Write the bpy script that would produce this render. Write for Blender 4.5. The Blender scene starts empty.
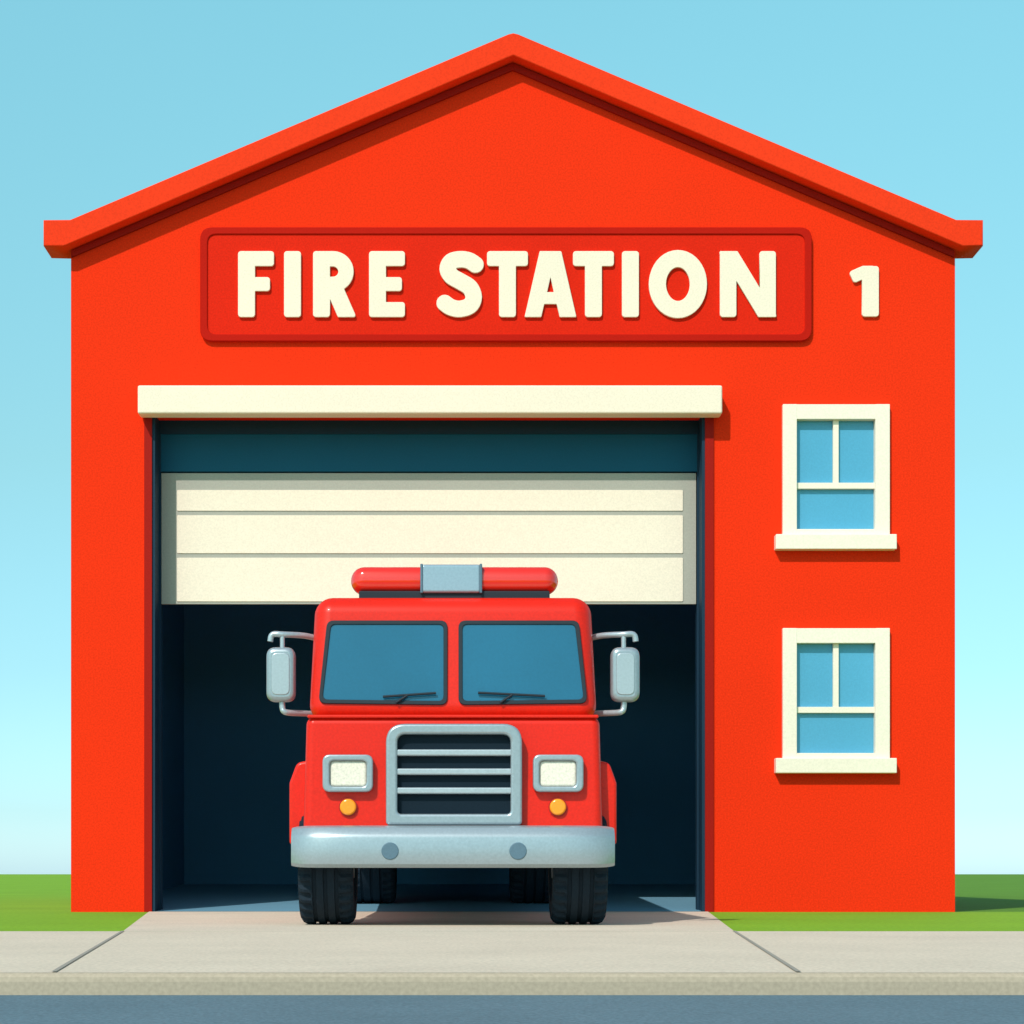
import bpy, bmesh, math
from mathutils import Vector, Matrix
from math import radians, sin, cos, pi

scene = bpy.context.scene
F, PX, PY, H, D = 2000.0, 453.0, 874.0, 0.38, 20.0

def E(px, py, y=0.0):
    """convert image pixels to metres at camera scale, for a plane y metres behind the facade"""
    s = F / (D + y)
    return ((px - PX) / s, H + (PY - py) / s)

# ---------------------------------------------------------------- materials
def mat(name, col, rough=0.6, spec=0.3, metal=0.0, coat=0.0, fine=60.0, famt=0.08, big=0.7, bamt=0.05,
        bump=0.0, bscale=60.0):
    m = bpy.data.materials.new(name); m.use_nodes = True
    nt = m.node_tree; N = nt.nodes; L = nt.links
    b = N['Principled BSDF']
    b.inputs['Roughness'].default_value = rough
    b.inputs['Metallic'].default_value = metal
    b.inputs['Specular IOR Level'].default_value = spec
    b.inputs['Coat Weight'].default_value = coat
    b.inputs['Coat Roughness'].default_value = 0.08
    tc = N.new('ShaderNodeTexCoord')
    def noise(sc, det):
        n = N.new('ShaderNodeTexNoise'); n.inputs['Scale'].default_value = sc; n.inputs['Detail'].default_value = det
        L.new(tc.outputs['Object'], n.inputs['Vector']); return n
    n1 = noise(fine, 3.0); n2 = noise(big, 4.0)
    def rng(n, a):
        r = N.new('ShaderNodeMapRange')
        r.inputs['From Min'].default_value = 0.25; r.inputs['From Max'].default_value = 0.75
        r.inputs['To Min'].default_value = 1 - a; r.inputs['To Max'].default_value = 1 + a
        L.new(n.outputs['Fac'], r.inputs['Value']); return r
    r1 = rng(n1, famt); r2 = rng(n2, bamt)
    mu = N.new('ShaderNodeMath'); mu.operation = 'MULTIPLY'
    L.new(r1.outputs[0], mu.inputs[0]); L.new(r2.outputs[0], mu.inputs[1])
    vm = N.new('ShaderNodeVectorMath'); vm.operation = 'SCALE'
    vm.inputs[0].default_value = col
    L.new(mu.outputs[0], vm.inputs['Scale']); L.new(vm.outputs[0], b.inputs['Base Color'])
    if bump > 0:
        n3 = noise(bscale, 4.0)
        bp = N.new('ShaderNodeBump'); bp.inputs['Strength'].default_value = bump; bp.inputs['Distance'].default_value = 0.01
        L.new(n3.outputs['Fac'], bp.inputs['Height']); L.new(bp.outputs[0], b.inputs['Normal'])
    return m

M_wall = mat('red_render', (0.83, 0.031, 0.0055), 0.8, 0.05, famt=.15, bamt=.03, bump=0.12, bscale=60)
M_roof = mat('roof_red', (0.85, 0.040, 0.008), 0.7, 0.08, famt=.12)
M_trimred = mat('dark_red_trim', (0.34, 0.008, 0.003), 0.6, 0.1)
M_plate = mat('sign_red', (0.70, 0.017, 0.004), 0.7, 0.06, famt=.14)
M_plateedge = mat('sign_edge_red', (0.47, 0.009, 0.003), 0.7, 0.06)
M_cream = mat('cream_paint', (0.86, 0.715, 0.575), 0.6, 0.15, famt=0.08, bamt=0.02)
M_cream2 = mat('cream_slat', (0.86, 0.725, 0.59), 0.6, 0.15, famt=0.08, bamt=0.02)
M_shuttershade = mat('shutter_shade_grey', (0.39, 0.37, 0.32), 0.6, 0.2)  # grey paint for the shade round the shutter edges
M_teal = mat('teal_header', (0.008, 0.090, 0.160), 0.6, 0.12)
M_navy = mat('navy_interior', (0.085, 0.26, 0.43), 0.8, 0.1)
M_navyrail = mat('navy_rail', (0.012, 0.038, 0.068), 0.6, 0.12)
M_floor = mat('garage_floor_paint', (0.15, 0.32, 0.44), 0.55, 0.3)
M_winglass = mat('window_glass', (0.085, 0.34, 0.53), 0.08, 0.35, famt=0.06)
M_white = mat('window_paint', (0.87, 0.75, 0.62), 0.55, 0.2, famt=0.07, bamt=0.02)
M_grass = mat('grass', (0.205, 0.37, 0.025), 0.9, 0.08, fine=25, famt=0.22, big=0.5, bamt=0.10)
M_grassshade = mat('grass_shade_green', (0.115, 0.24, 0.024), 0.9, 0.08, fine=25, famt=0.22, big=0.5, bamt=0.10)  # grass green darkened to carry the building's shadow
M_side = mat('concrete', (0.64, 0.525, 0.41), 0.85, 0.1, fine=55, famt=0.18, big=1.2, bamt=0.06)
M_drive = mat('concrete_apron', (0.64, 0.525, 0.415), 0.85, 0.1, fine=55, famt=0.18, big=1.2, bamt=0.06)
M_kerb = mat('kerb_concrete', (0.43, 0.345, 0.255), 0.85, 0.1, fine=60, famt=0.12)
M_joint = mat('joint', (0.32, 0.285, 0.24), 0.9, 0.1)
M_road = mat('asphalt', (0.115, 0.175, 0.21), 0.85, 0.12, fine=80, famt=0.28, big=1.5, bamt=0.06)
# truck
M_tred = mat('truck_red', (0.72, 0.015, 0.004), 0.38, 0.22, coat=0.10, famt=0.10)
M_tred2 = mat('truck_red_dark', (0.38, 0.008, 0.004), 0.4, 0.3, coat=0.1, famt=0.03)
M_chrome = mat('brushed_steel', (0.345, 0.395, 0.43), 0.30, 0.5, metal=0.45, famt=0.08)
M_chrome2 = mat('steel_light', (0.43, 0.475, 0.51), 0.3, 0.5, metal=0.4, famt=0.08)
M_steelhole = mat('tow_eye_cap', (0.095, 0.16, 0.21), 0.5, 0.3)
M_black = mat('rubber_navy', (0.012, 0.020, 0.030), 0.6, 0.3, famt=0.1)
M_tyre = mat('tyre_rubber', (0.010, 0.019, 0.030), 0.75, 0.15, famt=0.12, bump=0.1)
M_slot = mat('grille_slot', (0.006, 0.015, 0.025), 0.6, 0.1)
M_glass = mat('windscreen_glass', (0.012, 0.115, 0.205), 0.03, 0.55, famt=0.05, bamt=0.15, big=0.9)
M_lens = mat('headlight_lens', (0.76, 0.68, 0.57), 0.2, 0.4, coat=0.2, famt=0.18)
M_amber = mat('amber_lens', (0.95, 0.30, 0.012), 0.2, 0.4, coat=0.2)
M_redlens = mat('beacon_red', (0.78, 0.019, 0.007), 0.15, 0.5, coat=0.8, famt=0.03)
M_silver = mat('beacon_silver', (0.31, 0.40, 0.47), 0.25, 0.5, metal=0.3, coat=0.3)

# ---------------------------------------------------------------- helpers
def empty(name, loc):
    o = bpy.data.objects.new(name, None); o.empty_display_size = 0.5
    o.location = loc; scene.collection.objects.link(o); return o

def link(name, me, m, parent=None):
    o = bpy.data.objects.new(name, me); scene.collection.objects.link(o)
    if m and not me.materials: me.materials.append(m)
    if parent:
        o.parent = parent; o.matrix_parent_inverse = Matrix.Translation(-Vector(parent.location))
    return o

def area(lp): return 0.5 * sum(a[0] * b[1] - b[0] * a[1] for a, b in zip(lp, lp[1:] + lp[:1]))

def prism(name, loops, y, t, m, parent=None, bevel=0.0, Mx=None, raw=False):
    """flat outline(s) in x/z, front face at y, thickness t going back"""
    if not raw:
        loops = [(lp if (area(lp) > 0) == (i == 0) else lp[::-1]) for i, lp in enumerate(loops)]
    cu = bpy.data.curves.new(name, 'CURVE'); cu.dimensions = '2D'; cu.fill_mode = 'BOTH'
    cu.extrude = t / 2 - bevel; cu.bevel_depth = bevel; cu.bevel_resolution = 2; cu.offset = 0 if raw else -bevel
    for lp in loops:
        sp = cu.splines.new('POLY'); sp.points.add(len(lp) - 1); sp.use_cyclic_u = True
        for p, q in zip(sp.points, lp): p.co = (q[0], q[1], 0, 1)
    ob = bpy.data.objects.new('tmp', cu); scene.collection.objects.link(ob)
    dg = bpy.context.evaluated_depsgraph_get()
    me = bpy.data.meshes.new_from_object(ob.evaluated_get(dg)); me.name = name
    bpy.data.objects.remove(ob); bpy.data.curves.remove(cu)
    T = (Mx if Mx is not None else Matrix.Rotation(radians(90), 4, 'X'))
    me.transform(Matrix.Translation((0, y + (t / 2 if Mx is None else 0), 0)) @ T)
    me.materials.clear()
    return link(name, me, m, parent)

def rrect(x0, z0, x1, z1, r, n=6):
    if x0 > x1: x0, x1 = x1, x0
    if z0 > z1: z0, z1 = z1, z0
    return rpoly([(x0, z0), (x1, z0), (x1, z1), (x0, z1)], r, n)

def rpoly(pts, r, n=6):
    out = []
    k = len(pts)
    for i in range(k):
        p = Vector(pts[i]); a = (Vector(pts[i - 1]) - p); b = (Vector(pts[(i + 1) % k]) - p)
        rr = r[i] if isinstance(r, (list, tuple)) else r
        a.normalize(); b.normalize()
        ang = a.angle(b); t = rr / math.tan(ang / 2)
        p0, p1 = p + a * t, p + b * t
        for j in range(n + 1):
            u = j / n
            q = p0 * (1 - u) ** 2 + p * 2 * u * (1 - u) * 1.0 + p1 * u * u
            out.append((q.x, q.y))
    return out

def circle(cx, cz, r, n=32): return [(cx + r * cos(2 * pi * i / n), cz + r * sin(2 * pi * i / n)) for i in range(n)]

def bevmod(o, w, seg=4):
    for p in o.data.polygons: p.use_smooth = True
    md = o.modifiers.new('bevel', 'BEVEL'); md.width = w; md.segments = seg; md.limit_method = 'ANGLE'
    md.angle_limit = radians(25); md.harden_normals = True
    return o

def box(name, x0, x1, y0, y1, z0, z1, m, parent=None, bev=0.0, seg=3):
    x0, x1 = min(x0, x1), max(x0, x1)
    me = bpy.data.meshes.new(name); bm = bmesh.new()
    bmesh.ops.create_cube(bm, size=1)
    for v in bm.verts:
        v.co = Vector((x0 if v.co.x < 0 else x1, y0 if v.co.y < 0 else y1, z0 if v.co.z < 0 else z1))
    bm.to_mesh(me); bm.free()
    o = link(name, me, m, parent)
    if bev > 0: bevmod(o, bev, seg)
    return o

def hexa(name, v8, m, parent=None, bev=0.0, seg=4):
    me = bpy.data.meshes.new(name)
    me.from_pydata(v8, [], [(3, 2, 1, 0), (4, 5, 6, 7), (0, 1, 5, 4), (1, 2, 6, 5), (2, 3, 7, 6), (3, 0, 4, 7)])
    o = link(name, me, m, parent)
    if bev > 0: bevmod(o, bev, seg)
    return o

def tube(name, pts, r, m, parent=None):
    cu = bpy.data.curves.new(name, 'CURVE'); cu.dimensions = '3D'; cu.bevel_depth = r; cu.bevel_resolution = 4; cu.use_fill_caps = True
    sp = cu.splines.new('POLY'); sp.points.add(len(pts) - 1)
    for p, q in zip(sp.points, pts): p.co = (*q, 1)
    ob = bpy.data.objects.new('tmp', cu); scene.collection.objects.link(ob)
    dg = bpy.context.evaluated_depsgraph_get()
    me = bpy.data.meshes.new_from_object(ob.evaluated_get(dg)); me.name = name
    bpy.data.objects.remove(ob)
    for p in me.polygons: p.use_smooth = True
    me.materials.clear()
    return link(name, me, m, parent)

def smooth_path(pts, n=8):
    P = [Vector(p) for p in pts]; out = []
    for i in range(len(P) - 1):
        p0 = P[max(i - 1, 0)]; p1 = P[i]; p2 = P[i + 1]; p3 = P[min(i + 2, len(P) - 1)]
        for j in range(n):
            t = j / n
            out.append(0.5 * ((2 * p1) + (p2 - p0) * t + (2 * p0 - 5 * p1 + 4 * p2 - p3) * t * t + (3 * p1 - p0 - 3 * p2 + p3) * t ** 3))
    out.append(P[-1]); return out

def sheet(name, pts, z, m, parent=None):
    me = bpy.data.meshes.new(name)
    me.from_pydata([(p[0], p[1], z if len(p) < 3 else p[2]) for p in pts], [], [tuple(range(len(pts)))])
    return link(name, me, m, parent)

# ---------------------------------------------------------------- lettering (stroke shapes -> outlines)
def sd_box(p, a, b, hw, r=3.0):
    ax = Vector(b) - Vector(a); L = ax.length; ax.normalize()
    c = (Vector(a) + Vector(b)) / 2; d = Vector(p) - c
    u = abs(d.dot(ax)) - (L / 2 - r); v = abs(d.x * -ax.y + d.y * ax.x) - (hw - r)
    return math.hypot(max(u, 0), max(v, 0)) + min(max(u, v), 0) - r
def sd_line(p, pts, hw):
    best = 1e9; px, py = p
    for (ax, ay), (bx, by) in zip(pts, pts[1:]):
        dx, dy = bx - ax, by - ay; l2 = dx * dx + dy * dy
        t = 0 if l2 == 0 else max(0, min(1, ((px - ax) * dx + (py - ay) * dy) / l2))
        d = (px - ax - t * dx) ** 2 + (py - ay - t * dy) ** 2
        if d < best: best = d
    return math.sqrt(best) - hw
def R_(x0, y0, x1, y1):
    if (x1 - x0) > (y1 - y0): return ('b', (x0, (y0 + y1) / 2), (x1, (y0 + y1) / 2), (y1 - y0) / 2)
    return ('b', ((x0 + x1) / 2, y0), ((x0 + x1) / 2, y1), (x1 - x0) / 2)

def glyph(shapes, bx, step=0.8, shrink=0.4, clip=None):
    x0, y0, x1, y1 = bx; x0 -= 4.13; y0 -= 4.17; x1 += 4; y1 += 4
    nx = int((x1 - x0) / step) + 1; ny = int((y1 - y0) / step) + 1
    g = {}
    for j in range(ny):
        for i in range(nx):
            p = (x0 + i * step, y0 + j * step)
            v = 1e9
            for s in shapes:
                v = min(v, sd_box(p, s[1], s[2], s[3]) if s[0] == 'b' else sd_line(p, s[1], s[2]))
            if clip: v = max(v, clip[0] - p[1], p[1] - clip[1])
            v += shrink
            g[i, j] = v if v != 0 else 1e-6
    nxt = {}
    def ep(a, b):
        k = (a, b) if a < b else (b, a); return k
    def pos(k):
        a, b = k; t = g[a] / (g[a] - g[b])
        return (x0 + (a[0] + (b[0] - a[0]) * t) * step, y0 + (a[1] + (b[1] - a[1]) * t) * step)
    for j in range(ny - 1):
        for i in range(nx - 1):
            c = [(i, j), (i + 1, j), (i + 1, j + 1), (i, j + 1)]
            ins = [g[k] < 0 for k in c]
            st, en = [], []
            for k in range(4):
                a, b = c[k], c[(k + 1) % 4]
                if ins[k] and not ins[(k + 1) % 4]: st.append(ep(a, b))
                if not ins[k] and ins[(k + 1) % 4]: en.append(ep(a, b))
            for s_, e_ in zip(st, en): nxt[s_] = e_
    loops = []
    while nxt:
        k0 = next(iter(nxt)); lp = []; k = k0
        while k in nxt:
            lp.append(pos(k)); k = nxt.pop(k)
        if len(lp) > 8:
            o1 = [lp[0]]
            for p in lp[1:]:
                if math.hypot(p[0] - o1[-1][0], p[1] - o1[-1][1]) > 0.35: o1.append(p)
            if math.hypot(o1[0][0] - o1[-1][0], o1[0][1] - o1[-1][1]) < .35: o1.pop()
            out = []
            for a, b, c2 in zip([o1[-1]] + o1[:-1], o1, o1[1:] + [o1[0]]):
                cr = abs((b[0] - a[0]) * (c2[1] - b[1]) - (b[1] - a[1]) * (c2[0] - b[0]))
                if cr > 2e-3: out.append(b)
            loops.append(out)
    return loops

def arc(cx, cy, rx, ry, a0, a1, n=16):
    return [(cx + rx * cos(radians(a0 + (a1 - a0) * i / n)), cy + ry * sin(radians(a0 + (a1 - a0) * i / n))) for i in range(n + 1)]
Spts = [(p.x, p.y) for p in smooth_path([Vector(q) for q in [(475.5, 264.5), (469, 260.5), (460.5, 259.2), (451.5, 261.3), (447.8, 268.5), (451.5, 276), (460.8, 281.5), (470, 287.5), (473.7, 297), (470, 305.5), (460, 308.8), (451, 307.2), (444.8, 303)]], 5)]
GL = {
 'F': ([R_(238, 251, 255, 317), R_(238, 251, 274, 266), R_(238, 277, 270, 291)], (238, 251, 275, 317)),
 'I': ([R_(284, 251, 301, 317)], (284, 251, 301, 317)),
 'R': ([R_(313, 251, 330, 317), ('b', (331, 280), (348.5, 320), 8.5), ('l', [(321, 258.7), (333, 258.7)] + arc(333, 271.5, 13, 12.8, -90, 90) + [(321, 284.3)], 7.7)], (313, 250, 358, 318)),
 'E': ([R_(369, 251, 386, 317), R_(369, 251, 405, 266), R_(369, 277, 402, 291), R_(369, 302, 405, 317)], (369, 251, 405, 317)),
 'S': ([('l', Spts, 8.3)], (436, 249, 484, 318)),
 'T': ([R_(487, 251, 528, 266), R_(499, 251, 516, 317)], (486, 251, 528, 317)),
 'A': ([('b', (549.3, 246), (532, 321), 8.2), ('b', (551.7, 246), (569, 321), 8.2), R_(540, 292, 561, 304)], (522, 250, 579, 318)),
 'T2': ([R_(573, 251, 614, 266), R_(585, 251, 602, 317)], (573, 251, 615, 317)),
 'I2': ([R_(622, 251, 639, 317)], (622, 251, 639, 317)),
 'O': ([('l', arc(678, 284, 20.5, 25.5, 0, 360, 40), 8.6)], (648, 249, 708, 319)),
 'N': ([R_(720, 251, 736.5, 317), R_(759.5, 251, 776, 317), ('b', (725.5, 247), (770.5, 321), 8.2)], (720, 250, 776, 318)),
 '1': ([R_(862, 266, 879, 316.5), ('b', (851.5, 277.5), (874, 267.5), 6.2)], (848, 262, 882, 318)),
}
def letter(name, key, y, t, parent):
    sh, bx = GL[key]
    clip = None if key in 'SO' else ((265.7, 316.5) if key == '1' else (251, 317))
    loops = [[E(p[0], p[1], y) for p in lp] for lp in glyph(sh, bx, clip=clip)]
    big = max(loops, key=lambda l: abs(area(l)))
    if area(big) < 0: loops = [l[::-1] for l in loops]
    return prism(name, loops, y, t, M_cream, parent, bevel=0.004, raw=True)

# ---------------------------------------------------------------- FIRE STATION
st = empty('fire_station', (0.6, 0, 0))
XL, XR, XC = -3.82, 5.02, 0.597
sl = 0.4234
ap = 8.49
doorL, doorR = -3.01, 2.52
doorT = 4.98
wins = [(404, 534), (628, 758)]
gable = [(XL, -0.05), (XR, -0.05), (XR, ap + 0.06 - sl * (XR - XC)), (XC, ap + 0.06), (XL, ap + 0.06 - sl * (XC - XL))]
gable = [(XL, -0.05), (doorL, -0.05), (doorL, doorT), (doorR, doorT), (doorR, -0.05)] + gable[1:]
holes = []
for a, b in wins:
    x0, z0 = E(790, a + 8); x1, z1 = E(883, b - 2)
    holes.append([(x0, z0), (x1, z0), (x1, z1), (x0, z1)])
prism('facade_wall', [gable] + holes, 0, 0.28, M_wall, st)
zt = ap + 0.05 - sl * 4.42
box('side_wall_west', XL, XL + 0.16, 0.281, 12, -0.05, zt, M_wall, st)
box('side_wall_east', XR - 0.16, XR, 0.281, 12, -0.05, zt, M_wall, st)
prism('rear_wall', [[(XL + .001, -.05), (XR - .001, -.05), (XR - .001, ap + .05 - sl * 4.42), (XC, ap + .05), (XL + .001, ap + .05 - sl * 4.42)]], 12.001, 0.25, M_wall, st)
ro = [(-4.655, 6.605), (-4.45, 6.60), (0, 8.49), (4.45, 6.60), (4.655, 6.605), (4.655, 6.86), (4.39, 6.862), (0.05, 8.70), (0, 8.712), (-0.05, 8.70), (-4.39, 6.862), (-4.655, 6.86)]
prism('gable_coping', [[(XC + a, b) for a, b in ro]], -0.19, 0.42, M_roof, st, bevel=0.012)
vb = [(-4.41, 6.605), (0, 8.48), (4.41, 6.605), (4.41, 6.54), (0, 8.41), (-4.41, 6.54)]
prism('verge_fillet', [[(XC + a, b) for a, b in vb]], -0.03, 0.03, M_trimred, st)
r2 = [(-4.43, 6.59), (0, 8.47), (4.43, 6.59), (4.43, 6.78), (0, 8.66), (-4.43, 6.78)]
prism('roof', [[(XC + a, b) for a, b in r2]], 0.231, 12.2, M_roof, st)
# windows
for k, (a, b) in enumerate(wins):
    wloc = (3.8, 0, E(0, (a + b) / 2)[1])
    w = empty('window_%d' % (k + 1), wloc)
    w.parent = st; w.matrix_parent_inverse = Matrix.Translation(-Vector(st.location))
    def wb(n, p0, q0, p1, q1, ya, yb, m, bev=0, yy=None):
        yy = ya if yy is None else yy
        u = E(p0, q0, yy); v = E(p1, q1, yy)
        o = box(n, u[0], v[0], ya, yb, v[1], u[1], m, None, bev=bev)
        o.parent = w; o.matrix_parent_inverse = Matrix.Translation(-Vector(wloc)); return o
    wb('frame_left', 783, a, 797, b + 1, -.06, .07, M_white, .006)
    wb('frame_right', 875.5, a, 890, b + 1, -.06, .07, M_white, .006)
    wb('frame_head', 796.5, a + .2, 876, a + 15, -.058, .07, M_white, .004)
    wb('frame_foot', 796.5, b - 5, 876, b + 1, -.058, .07, M_white, .004)
    wb('sill', 776, b, 897, b + 15, -.11, .02, M_white, .008)
    wb('glass', 793, a + 10, 879, b, .03, .05, M_winglass)
    wb('mullion', 833, a + 14, 838.5, a + 79.5, -.012, .031, M_white, .003, 0)
    wb('transom', 796, a + 79, 876, a + 85, -.016, .032, M_white, .003, 0)
# door surround
for n, x0, x1, xa, xb in (('west', doorL - 0.075, doorL + .001, doorL - .01, doorL + .03), ('east', doorR - .001, doorR + 0.085, doorR - .03, doorR + .01)):
    box('door_trim_' + n, x0, x1, -0.018, -.0005, 0, doorT, M_trimred, st)
    box('door_reveal_' + n, xa, xb, -0.0003, 0.279, 0, doorT, M_navyrail, st)
hb0 = E(137.5, 385, -.22); hb1 = E(722.5, 413.5, -.22)
box('shutter_housing', hb0[0], hb1[0], -0.22, -0.019, hb1[1], hb0[1], M_cream, st, bev=0.02)
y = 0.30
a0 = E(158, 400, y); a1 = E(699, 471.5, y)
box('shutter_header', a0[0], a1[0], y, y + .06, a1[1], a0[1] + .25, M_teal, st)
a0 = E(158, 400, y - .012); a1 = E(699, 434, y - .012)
box('header_shade_strip', a0[0], a1[0], y - .02, y - .002, a1[1], a0[1] + .25, M_navyrail, st)  # dark strip painting in the shadow along the header top
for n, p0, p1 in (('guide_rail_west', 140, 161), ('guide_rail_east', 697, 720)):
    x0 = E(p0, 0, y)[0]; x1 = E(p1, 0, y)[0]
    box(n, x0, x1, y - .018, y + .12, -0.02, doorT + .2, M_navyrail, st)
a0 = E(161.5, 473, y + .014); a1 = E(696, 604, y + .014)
box('shutter_shade_rim', a0[0], a1[0], y + .014, y + .06, a1[1], a0[1] - .002, M_shuttershade, st)  # grey rim paints the shade at top and sides; also backs the slats
ys = [490, 513, 555.5, 601.5]
for k in range(3):
    g = 2.2
    p0 = E(177, ys[k] + (g if k else 0), y + .005); p1 = E(683, ys[k + 1] - (g if k < 2 else 0), y + .005)
    prism('shutter_slat_%d' % (k + 1), [rrect(p0[0], p1[1], p1[0], p0[1], 0.012, 3)], y + .006, .0079, M_cream2, st, bevel=.002)
box('bay_wall_west', XL + .161, XL + .19, .29, 7, -.02, 5.6, M_navy, st)
box('bay_wall_east', XR - .19, XR - .161, .29, 7, -.02, 5.6, M_navy, st)
box('bay_rear_wall', XL + .165, XR - .165, 7, 7.1, -.02, 5.6, M_navy, st)
box('bay_ceiling', XL + .165, XR - .165, .29, 7.1, 5.6, 5.7, M_navy, st)
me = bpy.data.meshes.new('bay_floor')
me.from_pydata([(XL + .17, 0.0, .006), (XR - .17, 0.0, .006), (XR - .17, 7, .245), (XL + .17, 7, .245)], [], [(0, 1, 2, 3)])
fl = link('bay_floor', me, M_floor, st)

sg = empty('fire_station_sign', (E(506, 285)[0], -0.03, E(0, 285)[1]))
y = -0.05
o0 = E(200, 227, y); o1 = E(812, 341, y); i0 = E(207.5, 234, y); i1 = E(805, 334, y)
prism('sign_board', [rrect(o0[0] + .004, o1[1] + .004, o1[0] - .004, o0[1] - .004, 0.12)], -0.035, 0.034, M_plate, sg, bevel=.006)
prism('sign_border', [rrect(*o0, *o1, 0.125), rrect(*i0, *i1, 0.09)], y, 0.04, M_plateedge, sg, bevel=.008)
for n, k in zip(['letter_F', 'letter_I', 'letter_R', 'letter_E', 'letter_S', 'letter_T', 'letter_A', 'letter_T_b', 'letter_I_b', 'letter_O', 'letter_N'],
                ['F', 'I', 'R', 'E', 'S', 'T', 'A', 'T2', 'I2', 'O', 'N']):
    letter(n, k, -0.066, 0.0295, sg)
nb = empty('station_number', (E(865, 290)[0], -.02, E(0, 290)[1]))
letter('numeral_1', '1', -0.032, 0.031, nb)

# ---------------------------------------------------------------- GROUND
def strip(name, prof, m, x0=-1500, x1=1500):
    me = bpy.data.meshes.new(name); v = []; f = []
    for (yy, zz) in prof: v += [(x0, yy, zz), (x1, yy, zz)]
    for i in range(len(prof) - 1): f.append((2 * i, 2 * i + 1, 2 * i + 3, 2 * i + 2))
    me.from_pydata(v, [], f); return link(name, me, m)
YS = 13.1 - 20; YK = 7.60 - 20
me = bpy.data.meshes.new('grass'); v = []; f = []
for (yy, zz) in [(-1500, 0), (-22.8, 0), (-22.78, -.2), (YS + .02, -.2), (YS + .03, 0), (.1, 0)]: v += [(-1500, yy, zz), (1500, yy, zz)]
for i in range(5): f.append((2 * i, 2 * i + 1, 2 * i + 3, 2 * i + 2))
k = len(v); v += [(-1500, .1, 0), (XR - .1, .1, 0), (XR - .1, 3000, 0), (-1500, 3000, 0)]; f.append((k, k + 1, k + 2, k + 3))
me.from_pydata(v, [], f); link('grass', me, M_grass)
sheet('grass_painted_shade', [(XR - .1, .1), (1500, .1), (1500, 3000), (XR - .1, 3000)], 0, M_grassshade)  # darker lawn piece, building shadow put into its colour
strip('sidewalk', [(YK + .03, .004), (YS + .035, .004), (YS + .035, -.1)], M_side, -200, 200)
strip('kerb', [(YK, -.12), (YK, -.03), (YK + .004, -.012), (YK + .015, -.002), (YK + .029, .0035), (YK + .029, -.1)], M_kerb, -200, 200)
strip('road', [(-22.6, -.08), (YK + .02, -.08)], M_road, -400, 400)
strip('kerb.001', [(-22.79, .006), (-22.62, .006), (-22.59, -.03), (-22.59, -.12)], M_kerb, -200, 200)
ys_ = YS + .035
dl, dr = -2.168, 1.847
sheet('driveway', [(dl, ys_), (dr, ys_), (doorR + .03, -0.001), (doorR, .002), (doorL, .002), (doorL - .03, -0.001)], 0.0045, M_drive)
jn = empty('pavement_joints', (0, -9, 0))
def joint(n, a, b, w):
    a = Vector(a); b = Vector(b); d = (b - a).normalized(); p = Vector((-d.y, d.x)) * w / 2
    sheet(n, [tuple(a - p), tuple(b - p), tuple(b + p), tuple(a + p)], 0.008, M_joint, jn)
joint('joint_west', (dl, ys_), (-1.525, YK + .04), .02)
joint('joint_east', (dr, ys_), (1.320, YK + .04), .02)

# ---------------------------------------------------------------- FIRE TRUCK
tk = empty('fire_truck', (0, -5, 0))
def TY(d): return d - 20
def T(px, py, d): s = F / d; return ((px - PX) / s, H + (PY - py) / s)
yF = TY(14.55)
hexa('cab_lower', [(-1.095, yF, .60), (1.095, yF, .60), (1.095, TY(16.5), .60), (-1.095, TY(16.5), .60),
                   (-1.07, yF + .02, 1.53), (1.07, yF + .02, 1.53), (1.07, TY(16.5), 1.53), (-1.07, TY(16.5), 1.53)], M_tred, tk, bev=.06, seg=5)
yu = yF + .05; rake = .13; zb = 1.50; ztp = 2.43
hexa('cab_upper', [(-1.06, yu, zb), (1.06, yu, zb), (1.06, TY(16.5), zb), (-1.06, TY(16.5), zb),
                   (-1.02, yu + rake, ztp), (1.02, yu + rake, ztp), (1.02, TY(16.5), ztp), (-1.02, TY(16.5), ztp)], M_tred, tk, bev=.13, seg=7)
th = math.atan2(ztp - zb, rake)
def onscreen(name, loops, lift, t, m, bevel=0):
    Mx = Matrix.Translation((0, yu, zb)) @ Matrix.Rotation(th, 4, 'X') @ Matrix.Translation((0, 0, lift - t / 2))
    lp = [[(x, (z - zb) / sin(th)) for x, z in l] for l in loops]
    return prism(name, lp, 0, t, m, tk, bevel, Mx)
dd = 14.68
for sgn, n in ((-1, 'east'), (1, 'west')):
    def mir(px): return px if sgn == 1 else 2 * PX - px
    def quad(i, r):
        pts = [T(mir(x), yv, dd) for x, yv in ((328 + i, 621.5 + i), (446.5 - i, 621.5 + i), (446.5 - i, 705 - i), (320 + i, 703.5 - i))]
        return rpoly(pts, r)
    onscreen('windscreen_seal_' + n, [quad(-1, .055), quad(3.0, .04)], .016, .03, M_black, .004)
    onscreen('windscreen_glass_' + n, [quad(2.0, .04)], .006, .012, M_glass)
def wip(n, a, b):
    pa = T(*a, 14.62); pb = T(*b, 14.6)
    f = lambda p: (p[0], yu + rake * (p[1] - zb) / (ztp - zb) - .03, p[1])
    tube(n, [f(pa), f(pb)], .009, M_black, tk)
wip('wiper_west', (383, 697), (436, 693)); wip('wiper_west_arm', (396, 703), (408, 695))
wip('wiper_east', (478, 693), (545, 696)); wip('wiper_east_arm', (500, 703), (512, 695))
box('waist_ledge', -1.06, 1.06, yF + .004, yF + .06, 1.515, 1.54, M_tred, tk, bev=.01)
g0 = T(386, 724, 14.5); g1 = T(522, 825, 14.5)
gx0, gz1 = g0; gx1, gz0 = g1
prism('grille_back', [rrect(gx0 + .03, gz0 + .02, gx1 - .03, gz1 - .03, .06)], TY(14.53), .06, M_slot, tk)
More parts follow.
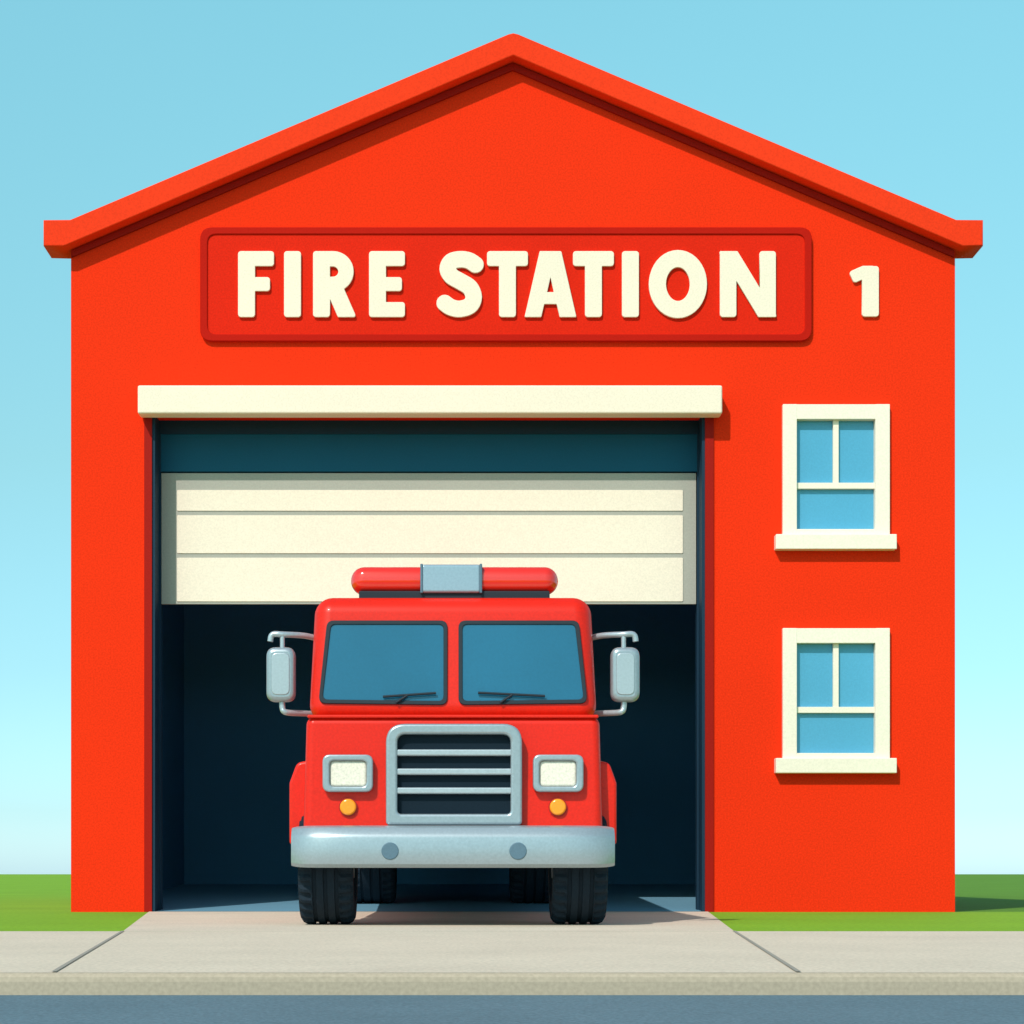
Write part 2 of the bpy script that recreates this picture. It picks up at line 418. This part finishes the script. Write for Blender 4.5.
lps = [rpoly([(gx0, gz0), (gx1, gz0), (gx1, gz1), (gx0, gz1)], [.03, .03, .14, .14], 8)]
i0 = T(397.5, 734.5, 14.5); i1 = T(510.5, 814, 14.5)
lps.append(rpoly([(i0[0], i1[1]), (i1[0], i1[1]), (i1[0], i0[1]), (i0[0], i0[1])], [.03, .03, .06, .06], 6))
prism('grille_surround', lps, TY(14.46), .09, M_chrome, tk, bevel=.018)
for k, (a, b) in enumerate([(749.5, 756), (768.5, 775), (787.5, 794)]):
    p0 = T(396, a, 14.5); p1 = T(512, b, 14.5)
    box('grille_bar_%d' % (k + 1), p0[0], p1[0], TY(14.475), TY(14.54), p1[1], p0[1], M_chrome2, tk, bev=.012)
for sgn, n in ((1, 'west'), (-1, 'east')):
    def Q(px, py, d):
        x, z = T(px, py, d); return (x * sgn, z)
    a = Q(322.5, 754.5, 14.5); b = Q(373, 792, 14.5); c = Q(329.5, 760.5, 14.5); d_ = Q(366.5, 786.5, 14.5)
    prism('headlight_bezel_' + n, [rrect(*a, *b, .055), rrect(*c, *d_, .035)], TY(14.49), .07, M_chrome, tk, bevel=.012)
    prism('headlight_lens_' + n, [rrect(*c, *d_, .03)], TY(14.515), .05, M_lens, tk, bevel=.016)
    cx, cz = Q(348, 807, 14.52)
    prism('indicator_' + n, [circle(cx, cz, .060)], TY(14.52), .04, M_amber, tk, bevel=.014)
    prism('indicator_ring_' + n, [circle(cx, cz, .068)], TY(14.54), .03, M_tred2, tk)
z0, z1 = .425, .728
raw = [(.30, z0), (.03, z0), (.006, z0 + .025), (0, z0 + .055), (0, z1 - .09), (.012, z1 - .06), (.05, z1 - .015), (.085, z1), (.30, z1)]
bm = bmesh.new(); rings = []
NS = 48
for i in range(NS + 1):
    u = -1 + 2 * i / NS; u = math.copysign(1 - (1 - abs(u)) ** 1.35, u)
    x = 1.165 * u; back = .13 * abs(u) ** 10; sh = 1 - .10 * abs(u) ** 24
    zc = (z0 + z1) / 2
    rings.append([bm.verts.new((x, TY(14.26) + back + p[0] * (1 if p[0] < .2 else (1 - back)), zc + (p[1] - zc) * sh)) for p in raw])
for a, b in zip(rings, rings[1:]):
    for j in range(len(raw) - 1): bm.faces.new((a[j], a[j + 1], b[j + 1], b[j]))
bm.faces.new(rings[0][::-1]); bm.faces.new(rings[-1])
for a, b in zip(rings, rings[1:]): bm.faces.new((a[-1], a[0], b[0], b[-1]))
bmesh.ops.recalc_face_normals(bm, faces=bm.faces)
me = bpy.data.meshes.new('front_bumper'); bm.to_mesh(me); bm.free()
for p in me.polygons: p.use_smooth = True
me.set_sharp_from_angle(angle=radians(24))
link('front_bumper', me, M_chrome, tk)
for px, n in ((390, 'west'), (518, 'east')):
    x, z = T(px, 851, 14.26)
    prism('tow_eye_' + n, [circle(x, z, .062)], TY(14.252), .03, M_steelhole, tk, bevel=.006)
for sgn, n in ((-1, 'west'), (1, 'east')):
    pts = [(sgn * a, b) for a, b in ((.95, .60), (1.205, .60), (1.205, 1.05), (1.15, 1.20), (.95, 1.24))]
    rr = [.01, .02, .06, .06, .01]
    if sgn < 0: pts = pts[::-1]; rr = rr[::-1]
    prism('front_fender_' + n, [rpoly(pts, rr, 5)], TY(14.72), 1.05, M_tred, tk, bevel=.02)
    X = sgn
    tube('mirror_arm_top_' + n, smooth_path([(X * .98, TY(14.95), 2.13), (X * 1.10, TY(14.88), 2.152), (X * 1.25, TY(14.8), 2.152), (X * 1.335, TY(14.8), 2.152), (X * 1.352, TY(14.8), 2.10)], 5), .022, M_chrome2, tk)
    tube('mirror_arm_stem_' + n, [(X * 1.262, TY(14.8), 2.15), (X * 1.262, TY(14.8), 2.03)], .018, M_chrome2, tk)
    tube('mirror_arm_low_' + n, smooth_path([(X * 1.02, TY(14.95), 1.575), (X * 1.12, TY(14.88), 1.575), (X * 1.235, TY(14.8), 1.577), (X * 1.262, TY(14.8), 1.61), (X * 1.262, TY(14.8), 1.70)], 5), .022, M_chrome2, tk)
    prism('mirror_head_' + n, [rrect(X * 1.165, 1.652, X * 1.378, 2.055, .07)], TY(14.74), .12, M_chrome, tk, bevel=.035)
    prism('mirror_back_' + n, [rrect(X * 1.205, 1.70, X * 1.338, 2.01, .045)], TY(14.734), .03, M_chrome2, tk, bevel=.006)
    box('door_seam_' + n, X * 1.0, X * 1.086, TY(15.75), TY(15.765), .70, 1.50, M_tred2, tk)
    lo = [X * .9, X * 1.058]; hi = [X * .9, X * 1.030]
    if X < 0: lo.reverse(); hi.reverse()
    hexa('side_window_' + n, [(lo[0], TY(14.95), 1.60), (lo[1], TY(14.95), 1.60), (lo[1], TY(15.9), 1.60), (lo[0], TY(15.9), 1.60),
                              (hi[0], TY(15.0), 2.22), (hi[1], TY(15.0), 2.22), (hi[1], TY(15.9), 2.22), (hi[0], TY(15.9), 2.22)], M_glass, tk)
    tube('door_handle_' + n, [(X * 1.085, TY(15.55), 1.30), (X * 1.085, TY(15.72), 1.30)], .018, M_chrome, tk)
zb0, zb1 = 2.470, 2.680; zc = (zb0 + zb1) / 2
box('beacon_base', -.70, .72, TY(14.88), TY(15.12), 2.42, 2.487, M_black, tk, bev=.01)
def capsule(name, x0, x1, m, round0, round1, h, dpt):
    r = h / 2; bm = bmesh.new(); rings = []
    xs = []
    n = 10
    for i in range(n + 1):
        a = pi / 2 * i / n
        xs.append((x0 + r * (1 - cos(a)) if round0 else x0 + .02 * (1 - cos(a)), sin(a) if round0 else .9 + .1 * sin(a)))
    for i in range(n + 1):
        a = pi / 2 * (1 - i / n)
        xs.append((x1 - r * (1 - cos(a)) if round1 else x1 - .02 * (1 - cos(a)), sin(a) if round1 else .9 + .1 * sin(a)))
    K = 28
    for x, s in xs:
        s = max(s, .02); ring = []
        for k in range(K):
            a = 2 * pi * k / K
            e = lambda v: math.copysign(abs(v) ** .75, v)
            ring.append(bm.verts.new((x, TY(15.0) + e(cos(a)) * dpt / 2 * s, zc + e(sin(a)) * r * s)))
        rings.append(ring)
    for a, b in zip(rings, rings[1:]):
        for k in range(K): bm.faces.new((a[k], a[(k + 1) % K], b[(k + 1) % K], b[k]))
    bm.faces.new(rings[0]); bm.faces.new(rings[-1])
    bmesh.ops.recalc_face_normals(bm, faces=bm.faces)
    me = bpy.data.meshes.new(name); bm.to_mesh(me); bm.free()
    for p in me.polygons: p.use_smooth = True
    return link(name, me, m, tk)
capsule('beacon_red_west', -.765, -.22, M_redlens, True, False, .205, .26)
capsule('beacon_red_east', .19, .787, M_redlens, False, True, .205, .26)
box('beacon_center', -.235, .205, TY(14.85), TY(15.15), zc - .106, zc + .106, M_silver, tk, bev=.02)
for k, xx in enumerate((-.243, .197)):
    box('beacon_clamp_%d' % (k + 1), xx, xx + .02, TY(14.845), TY(15.155), zc - .109, zc + .109, M_steelhole, tk, bev=.006)
def tyre(name, cx, d, z, w, r):
    yc = TY(d)
    prof = [(r * .58, -w / 2 + .03, 0), (r * .62, -w / 2, 0), (r * .90, -w / 2, 0), (r * .965, -w / 2 + .018, 1), (r * .995, -w / 2 + .045, 1), (r, -w / 2 + .085, 1)]
    g = .016; half = prof[:]
    for c in (-.085, 0.0, .085):
        prof += [(r, c * w / .42 - .016, 0), (r - g, c * w / .42 - .012, 0), (r - g, c * w / .42 + .012, 0), (r, c * w / .42 + .016, 0)]
    prof += [(p[0], -p[1], p[2]) for p in half[::-1]]
    K = 120; bm = bmesh.new(); rings = []
    for k in range(K):
        a = 2 * pi * k / K; ring = []
        for (rr, x, lug) in prof:
            q = rr - (.020 if lug and (k % 4) >= 2 else 0)
            ring.append(bm.verts.new((cx + x, yc + q * cos(a), z + r + q * sin(a))))
        rings.append(ring)
    for i in range(K):
        a, b = rings[i], rings[(i + 1) % K]
        for j in range(len(prof) - 1): bm.faces.new((a[j], b[j], b[j + 1], a[j + 1]))
    bmesh.ops.recalc_face_normals(bm, faces=bm.faces)
    me = bpy.data.meshes.new(name); bm.to_mesh(me); bm.free()
    link(name, me, M_tyre, tk)
    for k, (x0, x1, rad, m) in enumerate([(-w / 2 + .05, w / 2 - .05, r * .60, M_chrome), (-w / 2 + .01, w / 2 - .01, r * .22, M_chrome2)]):
        bm = bmesh.new(); bmesh.ops.create_cone(bm, cap_ends=True, segments=40, radius1=rad, radius2=rad, depth=x1 - x0)
        bm.transform(Matrix.Translation((cx, yc, z + r)) @ Matrix.Rotation(radians(90), 4, 'Y'))
        me = bpy.data.meshes.new(name + '_rim'); bm.to_mesh(me); bm.free(); link(name + ('_rim' if k == 0 else '_hub'), me, m, tk)
for sgn, n in ((-1, 'west'), (1, 'east')):
    tyre('front_tyre_' + n, sgn * .93, 14.95, .005, .40, .44)
    tyre('rear_tyre_' + n, sgn * .87, 21.7, .062, .50, .46)
tube('front_axle', [(-.8, TY(14.95), .50), (.8, TY(14.95), .50)], .05, M_black, tk)
tube('rear_axle', [(-.8, TY(21.7), .55), (.8, TY(21.7), .55)], .07, M_black, tk)
box('chassis', -.5, .5, TY(14.6), TY(23.9), .55, .72, M_black, tk)
box('rear_body', -1.09, 1.09, TY(16.6), TY(24.0), .62, 2.25, M_tred, tk, bev=.04)
for sgn, n in ((-1, 'w'), (1, 'e')):
    for k in range(4):
        z00 = 1.25 if k in (2, 3) else .75
        d0 = 16.85 + k * 1.75
        box('locker_%s_%d' % (n, k + 1), sgn * 1.05, sgn * 1.105, TY(d0), TY(d0 + 1.55), z00, 2.1, M_chrome, tk, bev=.01)
    pp = [(sgn * a, b) for a, b in ((.98, 1.0), (1.16, 1.0), (1.16, 1.12), (.98, 1.16))]
    prism('rear_fender_' + n, [pp], TY(21.1), 1.2, M_tred2, tk)
for x in (-.3, .3): tube('ladder_rail_%d' % (1 if x < 0 else 2), [(x, TY(17), 2.38), (x, TY(23.6), 2.38)], .025, M_chrome2, tk)
for k in range(16): tube('ladder_rung_%d' % (k + 1), [(-.3, TY(17.2 + k * .42), 2.38), (.3, TY(17.2 + k * .42), 2.38)], .016, M_chrome2, tk)
for k, d in enumerate((17.3, 20.3, 23.3)): box('ladder_rack_%d' % (k + 1), -.34, .34, TY(d), TY(d + .05), 2.24, 2.36, M_black, tk)

# ---------------------------------------------------------------- LIGHT
sd = Vector((0.40, 0.75, -0.80)).normalized()
su = bpy.data.lights.new('sun', 'SUN'); su.energy = 3.4; su.angle = radians(0.6); su.color = (1, .955, .89)
so = bpy.data.objects.new('sun', su); so.rotation_euler = sd.to_track_quat('-Z', 'Y').to_euler(); so.location = (-6, -12, 14)
scene.collection.objects.link(so)
w = bpy.data.worlds.new('World'); scene.world = w; w.use_nodes = True
nt = w.node_tree; bg = nt.nodes['Background']
sky = nt.nodes.new('ShaderNodeTexSky'); sky.sky_type = 'NISHITA'; sky.sun_disc = False
sky.sun_elevation = math.asin(-sd.z); sky.sun_rotation = math.atan2(-sd.x, -sd.y)
sky.air_density = 1.0; sky.dust_density = 0.6; sky.ozone_density = 1.5
tc = nt.nodes.new('ShaderNodeTexCoord'); sx = nt.nodes.new('ShaderNodeSeparateXYZ')
nt.links.new(tc.outputs['Generated'], sx.inputs[0])
cr = nt.nodes.new('ShaderNodeValToRGB'); nt.links.new(sx.outputs['Z'], cr.inputs[0])
els = [(0.0, (1.10, 1.62, 2.25)), (0.03, (0.86, 1.30, 1.66)), (0.10, (0.90, 1.34, 1.34)), (0.20, (1.15, 1.66, 1.33)), (0.40, (1.62, 2.60, 1.90)), (0.75, (1.4, 1.75, 1.45))]
e = cr.color_ramp.elements
e[0].position = 0; e[0].color = (*[c / 3 for c in els[0][1]], 1)
e[1].position = .75; e[1].color = (*[c / 3 for c in els[-1][1]], 1)
for p, c in els[1:-1]:
    q = e.new(p); q.color = (*[x / 3 for x in c], 1)
sc = nt.nodes.new('ShaderNodeVectorMath'); sc.operation = 'SCALE'; sc.inputs['Scale'].default_value = 3.0
nt.links.new(cr.outputs[0], sc.inputs[0])
tint = nt.nodes.new('ShaderNodeVectorMath'); tint.operation = 'MULTIPLY'
nt.links.new(sky.outputs[0], tint.inputs[0]); nt.links.new(sc.outputs[0], tint.inputs[1]); nt.links.new(tint.outputs[0], bg.inputs['Color'])
bg.inputs['Strength'].default_value = 0.11

# ---------------------------------------------------------------- CAMERA
cd = bpy.data.cameras.new('camera'); co = bpy.data.objects.new('camera', cd); scene.collection.objects.link(co)
co.location = (0, -D, H); co.rotation_euler = (radians(90), 0, 0)
cd.sensor_width = 36; cd.lens = F / 1024 * 36
cd.shift_x = (512 - PX) / 1024; cd.shift_y = (PY - 512) / 1024
cd.clip_start = .1; cd.clip_end = 6000
scene.camera = co
scene.view_settings.view_transform = 'Standard'; scene.view_settings.look = 'None'; scene.view_settings.exposure = 0
